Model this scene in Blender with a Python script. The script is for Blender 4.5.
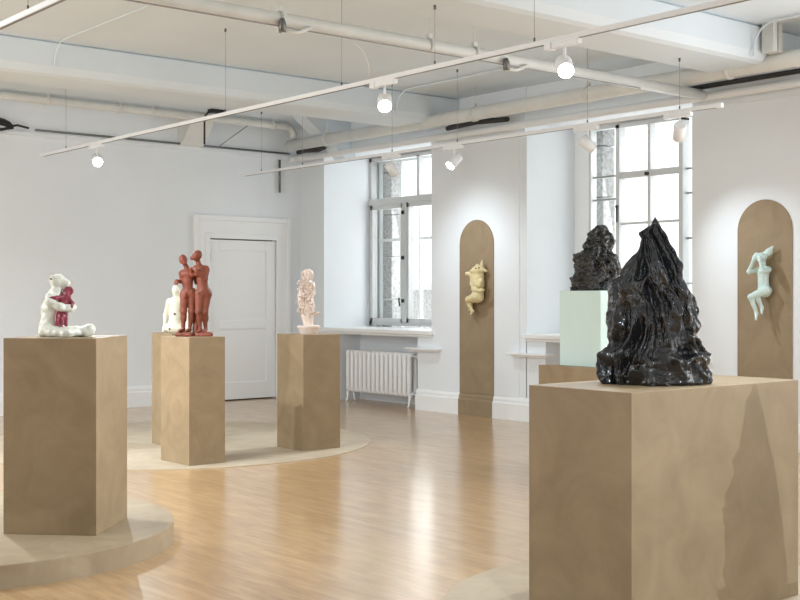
import bpy, bmesh, math, random
import numpy as np
import openvdb
from mathutils import Vector, Matrix, noise

for o in list(bpy.data.objects):
    bpy.data.objects.remove(o)
S = bpy.context.scene
COL = S.collection
PI = math.pi

# ------------------------------------------------------------------ camera
# room axes: X runs to the right along the back wall, Y runs away along the
# window wall, Z up; the camera stands at the origin, 1.45 m high
cam_d = bpy.data.cameras.new('camera')
cam = bpy.data.objects.new('camera', cam_d)
COL.objects.link(cam)
cam.location = (0, 0, 1.45)
cam.rotation_euler = (PI / 2, 0, -math.atan2(.637, .771))
cam_d.sensor_width = 36
cam_d.lens = 1198 / 800 * 36
cam_d.shift_y = -3 / 800
cam_d.clip_end = 200
S.camera = cam
VIEW_ROT = -math.atan2(.637, .771)

# ------------------------------------------------------------------ light
world = bpy.data.worlds.new('overcast_sky')
S.world = world
world.use_nodes = True
bg = world.node_tree.nodes['Background']
bg.inputs[0].default_value = (.985, .99, 1, 1)
bg.inputs[1].default_value = 1.15
S.view_settings.view_transform = 'Standard'
S.view_settings.look = 'None'
S.view_settings.gamma = 1
S.view_settings.use_curve_mapping = False
S.view_settings.exposure = 0.72
S.cycles.max_bounces = 8
S.cycles.diffuse_bounces = 5
S.cycles.use_denoising = True


def area(name, loc, target, sx, sy, power, color=(1, 1, 1)):
    l = bpy.data.lights.new(name, 'AREA')
    l.shape = 'RECTANGLE'
    l.size, l.size_y, l.energy, l.color = sx, sy, power, color
    o = bpy.data.objects.new(name, l)
    COL.objects.link(o)
    o.location = loc
    o.rotation_euler = (Vector(target) - Vector(loc)).to_track_quat('-Z', 'Y').to_euler()
    return o


# daylight entering by the windows nearer than the frame, plus two
# added fill areas, one behind the camera and one at the left wall
area('daylight_window_near', (9.75, 4.6, 2.1), (3, 4.6, 1.3), 2.2, 2.3, 40, (.99, .995, 1))
area('daylight_window_nearer', (9.75, .6, 2.1), (3, 2.5, 1.3), 2.2, 2.3, 70, (.99, .995, 1))
area('daylight_window_far', (11.3, 12.66, 2.3), (5, 12.0, .8), 2.0, 2.2, 20, (.99, .995, 1))
area('daylight_window_middle', (11.3, 8.64, 2.3), (5, 8.2, .8), 1.9, 2.2, 17, (.99, .995, 1))

area('rear_fill', (7.2, -3.4, 1.6), (5.5, 8, 1.6), 5, 2.8, 30, (.99, .995, 1))
area('side_fill', (-1.3, 9.0, 2.2), (6, 9.5, 1.2), 4, 2.6, 125, (.99, .995, 1))


def spot(name, loc, target, power, deg=38, blend=1, size=.05, color=(.87, .94, 1), parent=None):
    l = bpy.data.lights.new(name, 'SPOT')
    l.energy, l.spot_size, l.spot_blend, l.shadow_soft_size, l.color = power, math.radians(deg), blend, size, color
    o = bpy.data.objects.new(name, l)
    COL.objects.link(o)
    o.location = loc
    o.rotation_euler = (Vector(target) - Vector(loc)).to_track_quat('-Z', 'Y').to_euler()
    return o


# ------------------------------------------------------------------ materials
def nt_of(name):
    m = bpy.data.materials.new(name)
    m.use_nodes = True
    nt = m.node_tree
    return m, nt, nt.nodes['Principled BSDF']


def srgb(r, g, b):
    def f(c):
        c /= 255
        return c / 12.92 if c <= .04045 else ((c + .055) / 1.055) ** 2.4
    return (f(r), f(g), f(b), 1)


def plain(name, col, rough=.5, metal=0, spec=.5, var=0, scale=8, bump=0, bscale=60, coat=0):
    m, nt, b = nt_of(name)
    b.inputs['Roughness'].default_value = rough
    b.inputs['Metallic'].default_value = metal
    b.inputs['Specular IOR Level'].default_value = spec
    b.inputs['Coat Weight'].default_value = coat
    b.inputs['Base Color'].default_value = col
    tc = nt.nodes.new('ShaderNodeTexCoord')
    if var:
        n = nt.nodes.new('ShaderNodeTexNoise')
        n.inputs['Scale'].default_value = scale
        n.inputs['Detail'].default_value = 5
        nt.links.new(tc.outputs['Object'], n.inputs['Vector'])
        r = nt.nodes.new('ShaderNodeValToRGB')
        r.color_ramp.elements[0].position = .3
        r.color_ramp.elements[1].position = .72
        r.color_ramp.elements[0].color = [c * (1 - var) for c in col[:3]] + [1]
        r.color_ramp.elements[1].color = [min(1, c * (1 + var)) for c in col[:3]] + [1]
        nt.links.new(n.outputs['Fac'], r.inputs['Fac'])
        nt.links.new(r.outputs['Color'], b.inputs['Base Color'])
    if bump:
        n2 = nt.nodes.new('ShaderNodeTexNoise')
        n2.inputs['Scale'].default_value = bscale
        n2.inputs['Detail'].default_value = 4
        nt.links.new(tc.outputs['Object'], n2.inputs['Vector'])
        bp = nt.nodes.new('ShaderNodeBump')
        bp.inputs['Strength'].default_value = bump
        bp.inputs['Distance'].default_value = .01
        nt.links.new(n2.outputs['Fac'], bp.inputs['Height'])
        nt.links.new(bp.outputs['Normal'], b.inputs['Normal'])
    return m


def clay_paint(name, c0, c1, c2, rough=.55):
    """hand trowelled limewash: broad soft patches over a fine grain"""
    m, nt, b = nt_of(name)
    tc = nt.nodes.new('ShaderNodeTexCoord')
    n = nt.nodes.new('ShaderNodeTexNoise')
    n.inputs['Scale'].default_value = 3.4
    n.inputs['Detail'].default_value = 6
    n.inputs['Roughness'].default_value = .55
    n.inputs['Distortion'].default_value = 1.1
    nt.links.new(tc.outputs['Object'], n.inputs['Vector'])
    r = nt.nodes.new('ShaderNodeValToRGB')
    e = r.color_ramp.elements
    e[0].position, e[0].color = .3, c0
    e[1].position, e[1].color = .7, c2
    x = e.new(.5)
    x.color = c1
    nt.links.new(n.outputs['Fac'], r.inputs['Fac'])
    nt.links.new(r.outputs['Color'], b.inputs['Base Color'])
    b.inputs['Roughness'].default_value = rough
    b.inputs['Specular IOR Level'].default_value = .35
    n2 = nt.nodes.new('ShaderNodeTexNoise')
    n2.inputs['Scale'].default_value = 22
    n2.inputs['Detail'].default_value = 6
    nt.links.new(tc.outputs['Object'], n2.inputs['Vector'])
    bp = nt.nodes.new('ShaderNodeBump')
    bp.inputs['Strength'].default_value = .12
    bp.inputs['Distance'].default_value = .01
    nt.links.new(n2.outputs['Fac'], bp.inputs['Height'])
    nt.links.new(bp.outputs['Normal'], b.inputs['Normal'])
    return m


def wood_floor():
    m, nt, b = nt_of('oak_strip_floor')
    L = nt.links.new
    geo = nt.nodes.new('ShaderNodeNewGeometry')
    mp = nt.nodes.new('ShaderNodeMapping')
    mp.vector_type = 'POINT'
    mp.inputs['Rotation'].default_value = (0, 0, PI / 2)
    L(geo.outputs['Position'], mp.inputs['Vector'])
    br = nt.nodes.new('ShaderNodeTexBrick')
    br.offset = .37
    br.inputs['Scale'].default_value = 1
    br.inputs['Brick Width'].default_value = .62
    br.inputs['Row Height'].default_value = .07
    br.inputs['Mortar Size'].default_value = .0011
    br.inputs['Mortar Smooth'].default_value = .3
    br.inputs['Bias'].default_value = 0
    br.inputs['Color1'].default_value = srgb(201, 166, 121)
    br.inputs['Color2'].default_value = srgb(189, 152, 108)
    br.inputs['Mortar'].default_value = srgb(174, 138, 96)
    L(mp.outputs['Vector'], br.inputs['Vector'])
    n = nt.nodes.new('ShaderNodeTexNoise')
    n.inputs['Scale'].default_value = 3
    n.inputs['Detail'].default_value = 8
    mp2 = nt.nodes.new('ShaderNodeMapping')
    mp2.inputs['Scale'].default_value = (9, 1.2, 1)
    L(geo.outputs['Position'], mp2.inputs['Vector'])
    L(mp2.outputs['Vector'], n.inputs['Vector'])
    r = nt.nodes.new('ShaderNodeValToRGB')
    r.color_ramp.elements[0].position = .3
    r.color_ramp.elements[1].position = .75
    r.color_ramp.elements[0].color = (.80, .77, .73, 1)
    r.color_ramp.elements[1].color = (1.12, 1.12, 1.12, 1)
    L(n.outputs['Fac'], r.inputs['Fac'])
    mx = nt.nodes.new('ShaderNodeMix')
    mx.data_type = 'RGBA'
    mx.blend_type = 'MULTIPLY'
    mx.inputs['Factor'].default_value = 1
    L(br.outputs['Color'], mx.inputs['A'])
    L(r.outputs['Color'], mx.inputs['B'])
    L(mx.outputs['Result'], b.inputs['Base Color'])
    b.inputs['Roughness'].default_value = .3
    b.inputs['Specular IOR Level'].default_value = .5
    b.inputs['Coat Weight'].default_value = .75
    b.inputs['Coat Roughness'].default_value = .17
    n3 = nt.nodes.new('ShaderNodeTexNoise')
    n3.inputs['Scale'].default_value = 5
    n3.inputs['Detail'].default_value = 3
    mp3 = nt.nodes.new('ShaderNodeMapping')
    mp3.inputs['Scale'].default_value = (3.5, 1, 1)
    L(geo.outputs['Position'], mp3.inputs['Vector'])
    L(mp3.outputs['Vector'], n3.inputs['Vector'])
    bp = nt.nodes.new('ShaderNodeBump')
    bp.inputs['Strength'].default_value = .1
    bp.inputs['Distance'].default_value = .012
    L(n3.outputs['Fac'], bp.inputs['Height'])
    bp2 = nt.nodes.new('ShaderNodeBump')
    bp2.invert = True
    bp2.inputs['Strength'].default_value = .25
    bp2.inputs['Distance'].default_value = .002
    L(br.outputs['Fac'], bp2.inputs['Height'])
    L(bp.outputs['Normal'], bp2.inputs['Normal'])
    L(bp2.outputs['Normal'], b.inputs['Normal'])
    L(bp2.outputs['Normal'], b.inputs['Coat Normal'])
    return m


def black_glaze(name, bscale, bstr):
    m, nt, b = nt_of(name)
    b.inputs['Base Color'].default_value = (.008, .009, .0098, 1)
    b.inputs['Roughness'].default_value = .06
    b.inputs['Specular IOR Level'].default_value = .55
    b.inputs['Coat Weight'].default_value = .2
    b.inputs['Coat Roughness'].default_value = .04
    tc = nt.nodes.new('ShaderNodeTexCoord')
    mp = nt.nodes.new('ShaderNodeMapping')
    mp.inputs['Scale'].default_value = (1, 1, .55)
    nt.links.new(tc.outputs['Object'], mp.inputs['Vector'])
    n = nt.nodes.new('ShaderNodeTexNoise')
    n.inputs['Scale'].default_value = bscale
    n.inputs['Detail'].default_value = 3
    n.inputs['Roughness'].default_value = .6
    nt.links.new(mp.outputs['Vector'], n.inputs['Vector'])
    bp = nt.nodes.new('ShaderNodeBump')
    bp.inputs['Strength'].default_value = bstr
    bp.inputs['Distance'].default_value = .02
    nt.links.new(n.outputs['Fac'], bp.inputs['Height'])
    nt.links.new(bp.outputs['Normal'], b.inputs['Normal'])
    nt.links.new(bp.outputs['Normal'], b.inputs['Coat Normal'])
    return m


def emit(name, col, strength):
    m, nt, b = nt_of(name)
    b.inputs['Base Color'].default_value = (.8, .8, .8, 1)
    b.inputs['Emission Color'].default_value = col
    b.inputs['Emission Strength'].default_value = strength
    return m


def glass_mat():
    m = bpy.data.materials.new('window_glass')
    m.use_nodes = True
    nt = m.node_tree
    nt.nodes.remove(nt.nodes['Principled BSDF'])
    t = nt.nodes.new('ShaderNodeBsdfTransparent')
    t.inputs[0].default_value = (.97, .985, .98, 1)
    g = nt.nodes.new('ShaderNodeBsdfGlossy')
    g.inputs['Roughness'].default_value = .02
    mx = nt.nodes.new('ShaderNodeMixShader')
    mx.inputs[0].default_value = .06
    nt.links.new(t.outputs[0], mx.inputs[1])
    nt.links.new(g.outputs[0], mx.inputs[2])
    nt.links.new(mx.outputs[0], nt.nodes['Material Output'].inputs[0])
    return m


M = {}
M['wall'] = plain('white_wall_paint', srgb(233, 238, 242), .7, spec=.2, var=.02, scale=1.2, bump=.03, bscale=30)
M['ceiling'] = plain('white_ceiling_paint', srgb(217, 226, 232), .75, spec=.2, var=.035, scale=.8, bump=.04, bscale=20)
M['trim'] = plain('white_gloss_trim', srgb(240, 242, 243), .38, spec=.4)
M['pipe'] = plain('old_cream_pipe_paint', srgb(220, 221, 217), .5, spec=.4, var=.05, scale=5)
M['pipe_white'] = plain('white_pipe_paint', srgb(226, 229, 230), .5, spec=.4)
M['frame'] = plain('grey_white_window_paint', srgb(205, 207, 207), .45, spec=.4)
M['rad'] = plain('white_radiator_enamel', srgb(242, 243, 243), .4, spec=.4)
M['floor'] = wood_floor()
M['tan'] = clay_paint('tan_clay_paint', srgb(140, 120, 92), srgb(149, 129, 100), srgb(158, 138, 108))
M['tan_light'] = clay_paint('pale_tan_clay_paint', srgb(176, 160, 136), srgb(183, 168, 145), srgb(190, 176, 153), .55)
M['tan_shaded'] = clay_paint('shaded_tan_clay_paint', srgb(156, 138, 112), srgb(164, 147, 121), srgb(172, 156, 131), .55)  # pale tan darkened to stand for weaker light on the near platform
M['tan_arch'] = clay_paint('tan_wall_paint', srgb(142, 124, 99), srgb(149, 131, 105), srgb(156, 138, 112), .7)
M['mint'] = plain('pale_mint_paint', srgb(206, 227, 222), .5, var=.02, scale=3)
M['stone'] = plain('rough_grey_stone', srgb(186, 186, 186), .95, spec=.1, var=.35, scale=22, bump=.6, bscale=40)
M['dark'] = plain('black_rubber', srgb(38, 38, 38), .55)
M['metal'] = plain('grey_steel', srgb(120, 120, 118), .4, metal=.7)
M['wire'] = plain('fine_steel_wire', srgb(150, 150, 150), .5)
M['lamp_white'] = plain('white_lamp_enamel', srgb(238, 240, 242), .4)
M['lens'] = emit('lit_lamp_lens', (1, .98, .94, 1), 22)
M['lens_off'] = plain('unlit_lamp_lens', srgb(190, 190, 188), .2)
M['glass'] = glass_mat()
M['ceramic_white'] = plain('white_glazed_ceramic', srgb(222, 225, 214), .22, spec=.5, var=.03, scale=14, bump=.25, bscale=26)
M['ceramic_ivory'] = plain('ivory_ceramic', srgb(224, 220, 200), .4, var=.03, scale=14, bump=.12, bscale=30)
M['ceramic_pink'] = plain('crimson_glazed_ceramic', srgb(146, 58, 76), .2, spec=.6, var=.22, scale=30, bump=.3, bscale=50)
M['terracotta'] = plain('terracotta_clay', srgb(122, 64, 46), .55, spec=.4, var=.16, scale=9, bump=.2, bscale=40)
M['bisque'] = plain('pale_pinkish_bisque', srgb(226, 210, 198), .5, var=.05, scale=30, bump=.2, bscale=60)
M['cream_yellow'] = plain('cream_yellow_ceramic', srgb(218, 203, 158), .35, spec=.45, var=.1, scale=16, bump=.25, bscale=40)
M['mint_ceramic'] = plain('pale_blue_ceramic', srgb(206, 227, 224), .3, spec=.5, var=.06, scale=14, bump=.15, bscale=40)
M['hole'] = plain('brown_hole', srgb(92, 66, 50), .7)
M['glaze'] = black_glaze('black_folded_glaze', 36, .6)
M['glaze_rough'] = black_glaze('black_lumpy_glaze', 40, .65)


# ------------------------------------------------------------------ helpers
class MB:
    def __init__(self):
        self.bm = bmesh.new()

    def box(self, x0, y0, z0, x1, y1, z1, bev=0):
        r = bmesh.ops.create_cube(self.bm, size=1)
        vs = r['verts']
        bmesh.ops.scale(self.bm, vec=(abs(x1 - x0), abs(y1 - y0), abs(z1 - z0)), verts=vs)
        bmesh.ops.translate(self.bm, vec=((x0 + x1) / 2, (y0 + y1) / 2, (z0 + z1) / 2), verts=vs)
        if bev:
            es = list({e for v in vs for e in v.link_edges})
            bmesh.ops.bevel(self.bm, geom=es, offset=bev, segments=2, affect='EDGES', profile=.5)
        return self

    def obox(self, c, size, mat):
        r = bmesh.ops.create_cube(self.bm, size=1)
        vs = r['verts']
        bmesh.ops.scale(self.bm, vec=size, verts=vs)
        bmesh.ops.transform(self.bm, matrix=Matrix.Translation(c) @ mat.to_4x4(), verts=vs)
        return self

    def tube(self, pts, r, seg=12, cap=True):
        pts = [Vector(p) for p in pts]
        rs = r if isinstance(r, (list, tuple)) else [r] * len(pts)
        rings = []
        n = len(pts)
        up = None
        for i, p in enumerate(pts):
            t = (pts[min(i + 1, n - 1)] - pts[max(i - 1, 0)]).normalized()
            if up is None:
                a = Vector((0, 0, 1)) if abs(t.z) < .9 else Vector((1, 0, 0))
                up = (a - t * a.dot(t)).normalized()
            else:
                up = (up - t * up.dot(t)).normalized()
            s = t.cross(up)
            rings.append([self.bm.verts.new(p + (up * math.cos(q) + s * math.sin(q)) * rs[i])
                          for q in [2 * PI * k / seg for k in range(seg)]])
        for a, b in zip(rings, rings[1:]):
            for k in range(seg):
                f = self.bm.faces.new((a[k], a[(k + 1) % seg], b[(k + 1) % seg], b[k]))
                f.smooth = True
        if cap:
            self.bm.faces.new(rings[0][::-1])
            self.bm.faces.new(rings[-1])
        return self

    def lathe(self, prof, seg=32, c=(0, 0)):
        rings = []
        for r, z in prof:
            rings.append([self.bm.verts.new((c[0] + r * math.cos(q), c[1] + r * math.sin(q), z))
                          for q in [2 * PI * k / seg for k in range(seg)]])
        for a, b in zip(rings, rings[1:]):
            for k in range(seg):
                self.bm.faces.new((a[k], a[(k + 1) % seg], b[(k + 1) % seg], b[k]))
        self.bm.faces.new(rings[0][::-1])
        self.bm.faces.new(rings[-1])
        return self

    def prism(self, outline, axis, a, b):
        """outline of 2-D points swept along an axis ('x','y','z') from a to b"""
        def p(u, v, w):
            return {'x': (w, u, v), 'y': (u, w, v), 'z': (u, v, w)}[axis]
        A = [self.bm.verts.new(p(u, v, a)) for u, v in outline]
        B = [self.bm.verts.new(p(u, v, b)) for u, v in outline]
        n = len(outline)
        for k in range(n):
            self.bm.faces.new((A[k], A[(k + 1) % n], B[(k + 1) % n], B[k]))
        self.bm.faces.new(A[::-1])
        self.bm.faces.new(B)
        return self

    def ball(self, c, r, sub=2, squash=(1, 1, 1)):
        q = bmesh.ops.create_icosphere(self.bm, subdivisions=sub, radius=r)
        bmesh.ops.scale(self.bm, vec=squash, verts=q['verts'])
        bmesh.ops.translate(self.bm, vec=c, verts=q['verts'])
        return self

    def build(self, name, mat, parent=None, smooth=None):
        bmesh.ops.recalc_face_normals(self.bm, faces=self.bm.faces)
        if smooth is not None:
            for f in self.bm.faces:
                f.smooth = smooth
        me = bpy.data.meshes.new(name)
        self.bm.to_mesh(me)
        self.bm.free()
        me.materials.append(mat)
        if smooth:
            try:
                me.set_sharp_from_angle(angle=math.radians(40))
            except Exception:
                pass
        o = bpy.data.objects.new(name, me)
        COL.objects.link(o)
        if parent:
            o.parent = parent
        return o


def thing(name, label, cat, loc=(0, 0, 0), rz=0, group=None):
    o = bpy.data.objects.new(name, None)
    o.empty_display_size = .1
    COL.objects.link(o)
    o.location = loc
    o.rotation_euler = (0, 0, rz)
    o['label'], o['category'] = label, cat
    if group:
        o['group'] = group
    return o


def tag(o, label, cat, group=None):
    o['label'], o['category'] = label, cat
    if group:
        o['group'] = group
    return o


def struct(o):
    o['kind'] = 'structure'
    return o


def recenter(o):
    """origin of a mesh thing to the middle of its base"""
    me = o.data
    co = np.empty(len(me.vertices) * 3)
    me.vertices.foreach_get('co', co)
    co = co.reshape(-1, 3)
    c = Vector(((co[:, 0].min() + co[:, 0].max()) / 2, (co[:, 1].min() + co[:, 1].max()) / 2, co[:, 2].min()))
    me.transform(Matrix.Translation(-c))
    o.location = c
    return o


def sdf_mesh(name, prims, vox, k, mat, parent=None, nz=0, nsc=20):
    """continuous clay body: a smooth union of tapered limbs and ellipsoids
    prims: ('c', a, b, ra, rb) | ('e', centre, radii, euler) | ('-', centre, r)"""
    lo, hi = np.full(3, 1e9), np.full(3, -1e9)
    for p in prims:
        if p[0] == 'c':
            for q, r in ((p[1], p[3]), (p[2], p[4])):
                lo = np.minimum(lo, np.array(q) - r)
                hi = np.maximum(hi, np.array(q) + r)
        elif p[0] == 'e':
            r = max(p[2])
            lo = np.minimum(lo, np.array(p[1]) - r)
            hi = np.maximum(hi, np.array(p[1]) + r)
    pad = 3 * vox + k * .5
    lo -= pad
    hi += pad
    n = np.ceil((hi - lo) / vox).astype(int) + 1
    G = np.stack(np.meshgrid(*[lo[i] + vox * np.arange(n[i]) for i in range(3)], indexing='ij'), -1).astype(np.float32)
    D = np.full(tuple(n), 1.0, np.float32)
    for p in prims:
        kk = k
        if p[0] == 'c':
            a, b = np.array(p[1], float), np.array(p[2], float)
            l2, h2 = np.minimum(a - p[3], b - p[4]), np.maximum(a + p[3], b + p[4])
            if len(p) > 5:
                kk = p[5]
        elif p[0] == 'e':
            c = np.array(p[1], float)
            r = max(p[2])
            l2, h2 = c - r, c + r
            if len(p) > 4:
                kk = p[4]
        else:
            c = np.array(p[1], float)
            l2, h2 = c - p[2], c + p[2]
        i0 = np.maximum(((l2 - lo - kk - 4 * vox) / vox).astype(int), 0)
        i1 = np.minimum(((h2 - lo + kk + 4 * vox) / vox).astype(int) + 1, n)
        sl = tuple(slice(i0[i], i1[i]) for i in range(3))
        P = G[sl]
        if p[0] == 'c':
            ba = b - a
            t = np.clip(((P - a) @ ba) / max(ba @ ba, 1e-12), 0, 1)
            d = np.linalg.norm(P - a - t[..., None] * ba, axis=-1) - (p[3] + (p[4] - p[3]) * t)
        elif p[0] == 'e':
            Q = P - c
            if len(p) > 3 and p[3]:
                from mathutils import Euler
                Rm = np.array(Euler([math.radians(x) for x in p[3]]).to_matrix())
                Q = Q @ Rm
            rr = np.array(p[2], float)
            k0 = np.linalg.norm(Q / rr, axis=-1)
            k1 = np.linalg.norm(Q / rr ** 2, axis=-1)
            d = k0 * (k0 - 1) / np.maximum(k1, 1e-9)
        else:
            d = np.linalg.norm(P - c, axis=-1) - p[2]
            D[sl] = np.maximum(D[sl], -d)
            continue
        o = D[sl]
        h = np.maximum(kk - np.abs(o - d), 0) / kk
        D[sl] = np.minimum(o, d) - h * h * kk / 4
    g = openvdb.FloatGrid(1.0)
    g.copyFromArray(np.ascontiguousarray(D))
    pts, tris, quads = g.convertToPolygons(isovalue=0.0, adaptivity=0.0)
    pts = pts * vox + lo
    if nz:
        pts = np.array([Vector(q) + noise.noise_vector(Vector(q) * nsc) * nz for q in pts])
    me = bpy.data.meshes.new(name)
    me.from_pydata([tuple(map(float, q)) for q in pts], [], [tuple(map(int, q)) for q in tris] + [tuple(map(int, q)) for q in quads])
    bm = bmesh.new()
    bm.from_mesh(me)
    bmesh.ops.recalc_face_normals(bm, faces=bm.faces)
    for f in bm.faces:
        f.smooth = True
    bm.to_mesh(me)
    bm.free()
    me.materials.append(mat)
    o = bpy.data.objects.new(name, me)
    COL.objects.link(o)
    if parent:
        o.parent = parent
    return o


# ------------------------------------------------------------------ room shell
XW, XO = 10.03, 11.06          # inner and outer face of the window wall
YB = 14.42                     # back wall
YN = -3.5                      # near end of the room
CZ, BZ = 3.90, 3.57            # ceiling slab and underside of its beams
XL = -1.5                      # left wall
HEAD = 3.48

b = MB()
b.box(XL - .3, YN, -.2, XO, YB + .3, 0)
struct(b.build('floor', M['floor']))

ceil = struct(MB().box(XL - .3, YN, CZ, XO, YB + .3, CZ + .3).build('ceiling', M['ceiling']))
for y0, y1 in ((10.95, 11.65), (6.25, 6.95), (1.6, 2.3), (-3.1, -2.4)):
    o = [(y0 + .05, CZ + .02), (y0, CZ - .02), (y0, BZ + .09), (y0 + .035, BZ + .02), (y0 + .09, BZ),
         (y1 - .09, BZ), (y1 - .035, BZ + .02), (y1, BZ + .09), (y1, CZ + .02)]
    MB().prism(o, 'x', XL, 10.5).build('beam', M['ceiling'], ceil)
# haunch where the beam run meets the corner of the window wall, corbel on the back wall
MB().prism([(9.2, CZ + .01), (10.1, CZ + .01), (10.1, 3.35), (9.95, 3.35)], 'y', 13.2, 13.45).build('haunch', M['ceiling'], ceil)
MB().prism([(14.5, CZ + .01), (13.95, CZ + .01), (14.35, 3.5), (14.5, 3.5)], 'x', 8.02, 8.36).build('corbel', M['pipe'], ceil)

bk = struct(MB().box(XL - .3, YB, 0, 8.40, YB + .3, CZ + .1).box(9.72, YB, 0, XO, YB + .3, CZ + .1)
            .box(8.40, YB, 2.46, 9.72, YB + .3, CZ + .1).build('wall_back', M['wall']))
MB().box(XL, YB - .03, 3.44, XW, YB + .01, 3.50).build('picture_rail', M['wall'], bk)
struct(MB().box(XL - .3, YN - .2, 0, 4.2, YN, CZ + .1).box(4.1, YN - .2, 3.1, XO, YN, CZ + .1).build('wall_front', M['wall']))  # unseen; its width chosen to hold back light from behind the camera
struct(MB().box(XL - .3, YN, 0, XL, YB + .3, CZ + .1).build('wall_left', M['wall']))

# window wall: solid piers, sill walls with niches, lintel
PIERS = [(13.84, YB + .1), (9.82, 11.48), (5.80, 7.46), (1.78, 3.44), (YN, -.58)]
RECS = [(11.48, 13.84), (7.46, 9.82), (3.44, 5.80), (-.58, 1.78)]
b = MB()
for y0, y1 in PIERS:
    b.box(XW, y0, 0, XO, y1, CZ + .1)
for y0, y1 in RECS:
    b.box(XW, y0 - .01, HEAD, XO, y1 + .01, CZ + .1)
    b.box(XW + .42, y0 - .01, 0, XO, y1 + .01, .96)
    b.box(XW, y0 - .01, 0, XW + .43, y0 + .30, .96)
    b.box(XW, y1 - .30, 0, XW + .43, y1 + .01, .96)
wr = struct(b.build('wall_right', M['wall']))
for (y0, y1) in PIERS[1:4]:     # raised main face of each pier with a groove at its edges, and the plaster band on top
    MB().box(XW - .012, y0 + .11, .24, XW + .002, y1 + .02, 3.35, .004).build('pier_panel', M['wall'], wr)
    MB().box(XW - .03, y0, 3.34, XW + .002, y1, CZ).build('plaster_band', M['wall'], wr)

# baseboards
prof = [(0, 0), (-.045, 0), (-.045, .19), (-.03, .205), (-.03, .235), (-.012, .265), (0, .27)]
b = MB()
for x0, x1 in ((XL, 8.24), (9.83, XW)):
    b.prism([(YB + u, z) for u, z in prof], 'x', x0, x1)
struct(b.build('baseboard_back', M['trim']))
b = MB()
for y0, y1 in [(13.54, YB), (9.52, 10.355), (10.955, 11.78), (5.5, 6.33), (6.93, 7.76), (1.48, 3.74)]:
    b.prism([(XW + u, z) for u, z in prof], 'y', y0, y1)
struct(b.build('baseboard_right', M['trim']))

# small ledges left of the old dado rail beside each niche
n = 0
for y0, y1 in ((11.30, 11.92), (9.42, 10.05), (7.25, 7.78)):
    n += 1
    t = MB().box(XW - .11, y0, .775, XW + .06, y1, .80, .004)
    t.box(XW - .06, y0 + .04, .75, XW + .05, y1 - .04, .777, .004)
    struct(t.build('trim_%d' % n, M['trim']))

# back wall door
d = struct(bpy.data.objects.new('door_1', None))
COL.objects.link(d)
d.location = (9.03, YB, 0)


def dpart(mb, name, mat):
    o = mb.build(name, mat, d)
    o.data.transform(Matrix.Translation((-9.03, -YB, 0)))
    return o


b = MB()                                     # outer moulded surround
for x0, x1, z0, z1 in ((8.24, 8.31, 0, 2.58), (9.76, 9.83, 0, 2.58), (8.31, 9.76, 2.51, 2.58)):
    b.box(x0, YB - .045, z0, x1, YB + .01, z1, .008)
for x0, x1, z0, z1 in ((8.31, 8.43, 0, 2.51), (9.66, 9.76, 0, 2.51), (8.43, 9.66, 2.33, 2.51)):
    b.box(x0, YB - .022, z0, x1, YB + .06, z1)
dpart(b, 'architrave', M['trim'])
b = MB()
for x0, x1, z0, z1 in ((8.42, 8.50, 0, 2.34), (9.60, 9.67, 0, 2.34), (8.50, 9.60, 2.262, 2.34)):
    b.box(x0, YB - .035, z0, x1, YB + .09, z1, .006)
dpart(b, 'door_frame', M['trim'])
b = MB()
b.box(8.512, YB + .028, .015, 9.592, YB + .07, 2.248)
for x0, x1, z0, z1 in ((8.512, 8.66, .015, 2.248), (9.44, 9.592, .015, 2.248), (8.66, 9.44, 2.1, 2.248),
                       (8.66, 9.44, 1.0, 1.12), (8.66, 9.44, .015, .25)):
    b.box(x0, YB + .01, z0, x1, YB + .035, z1, .004)
dpart(b, 'door_leaf', M['trim'])
for z in (1.95, .3):
    dpart(MB().tube([(8.507, YB + .0, z), (8.507, YB + .0, z + .12)], .012, 8), 'hinge', M['metal'])
dpart(MB().box(8.5, YB + .1, 0, 9.6, YB + .2, 2.3), 'dark_backing', M['dark'])


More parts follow.
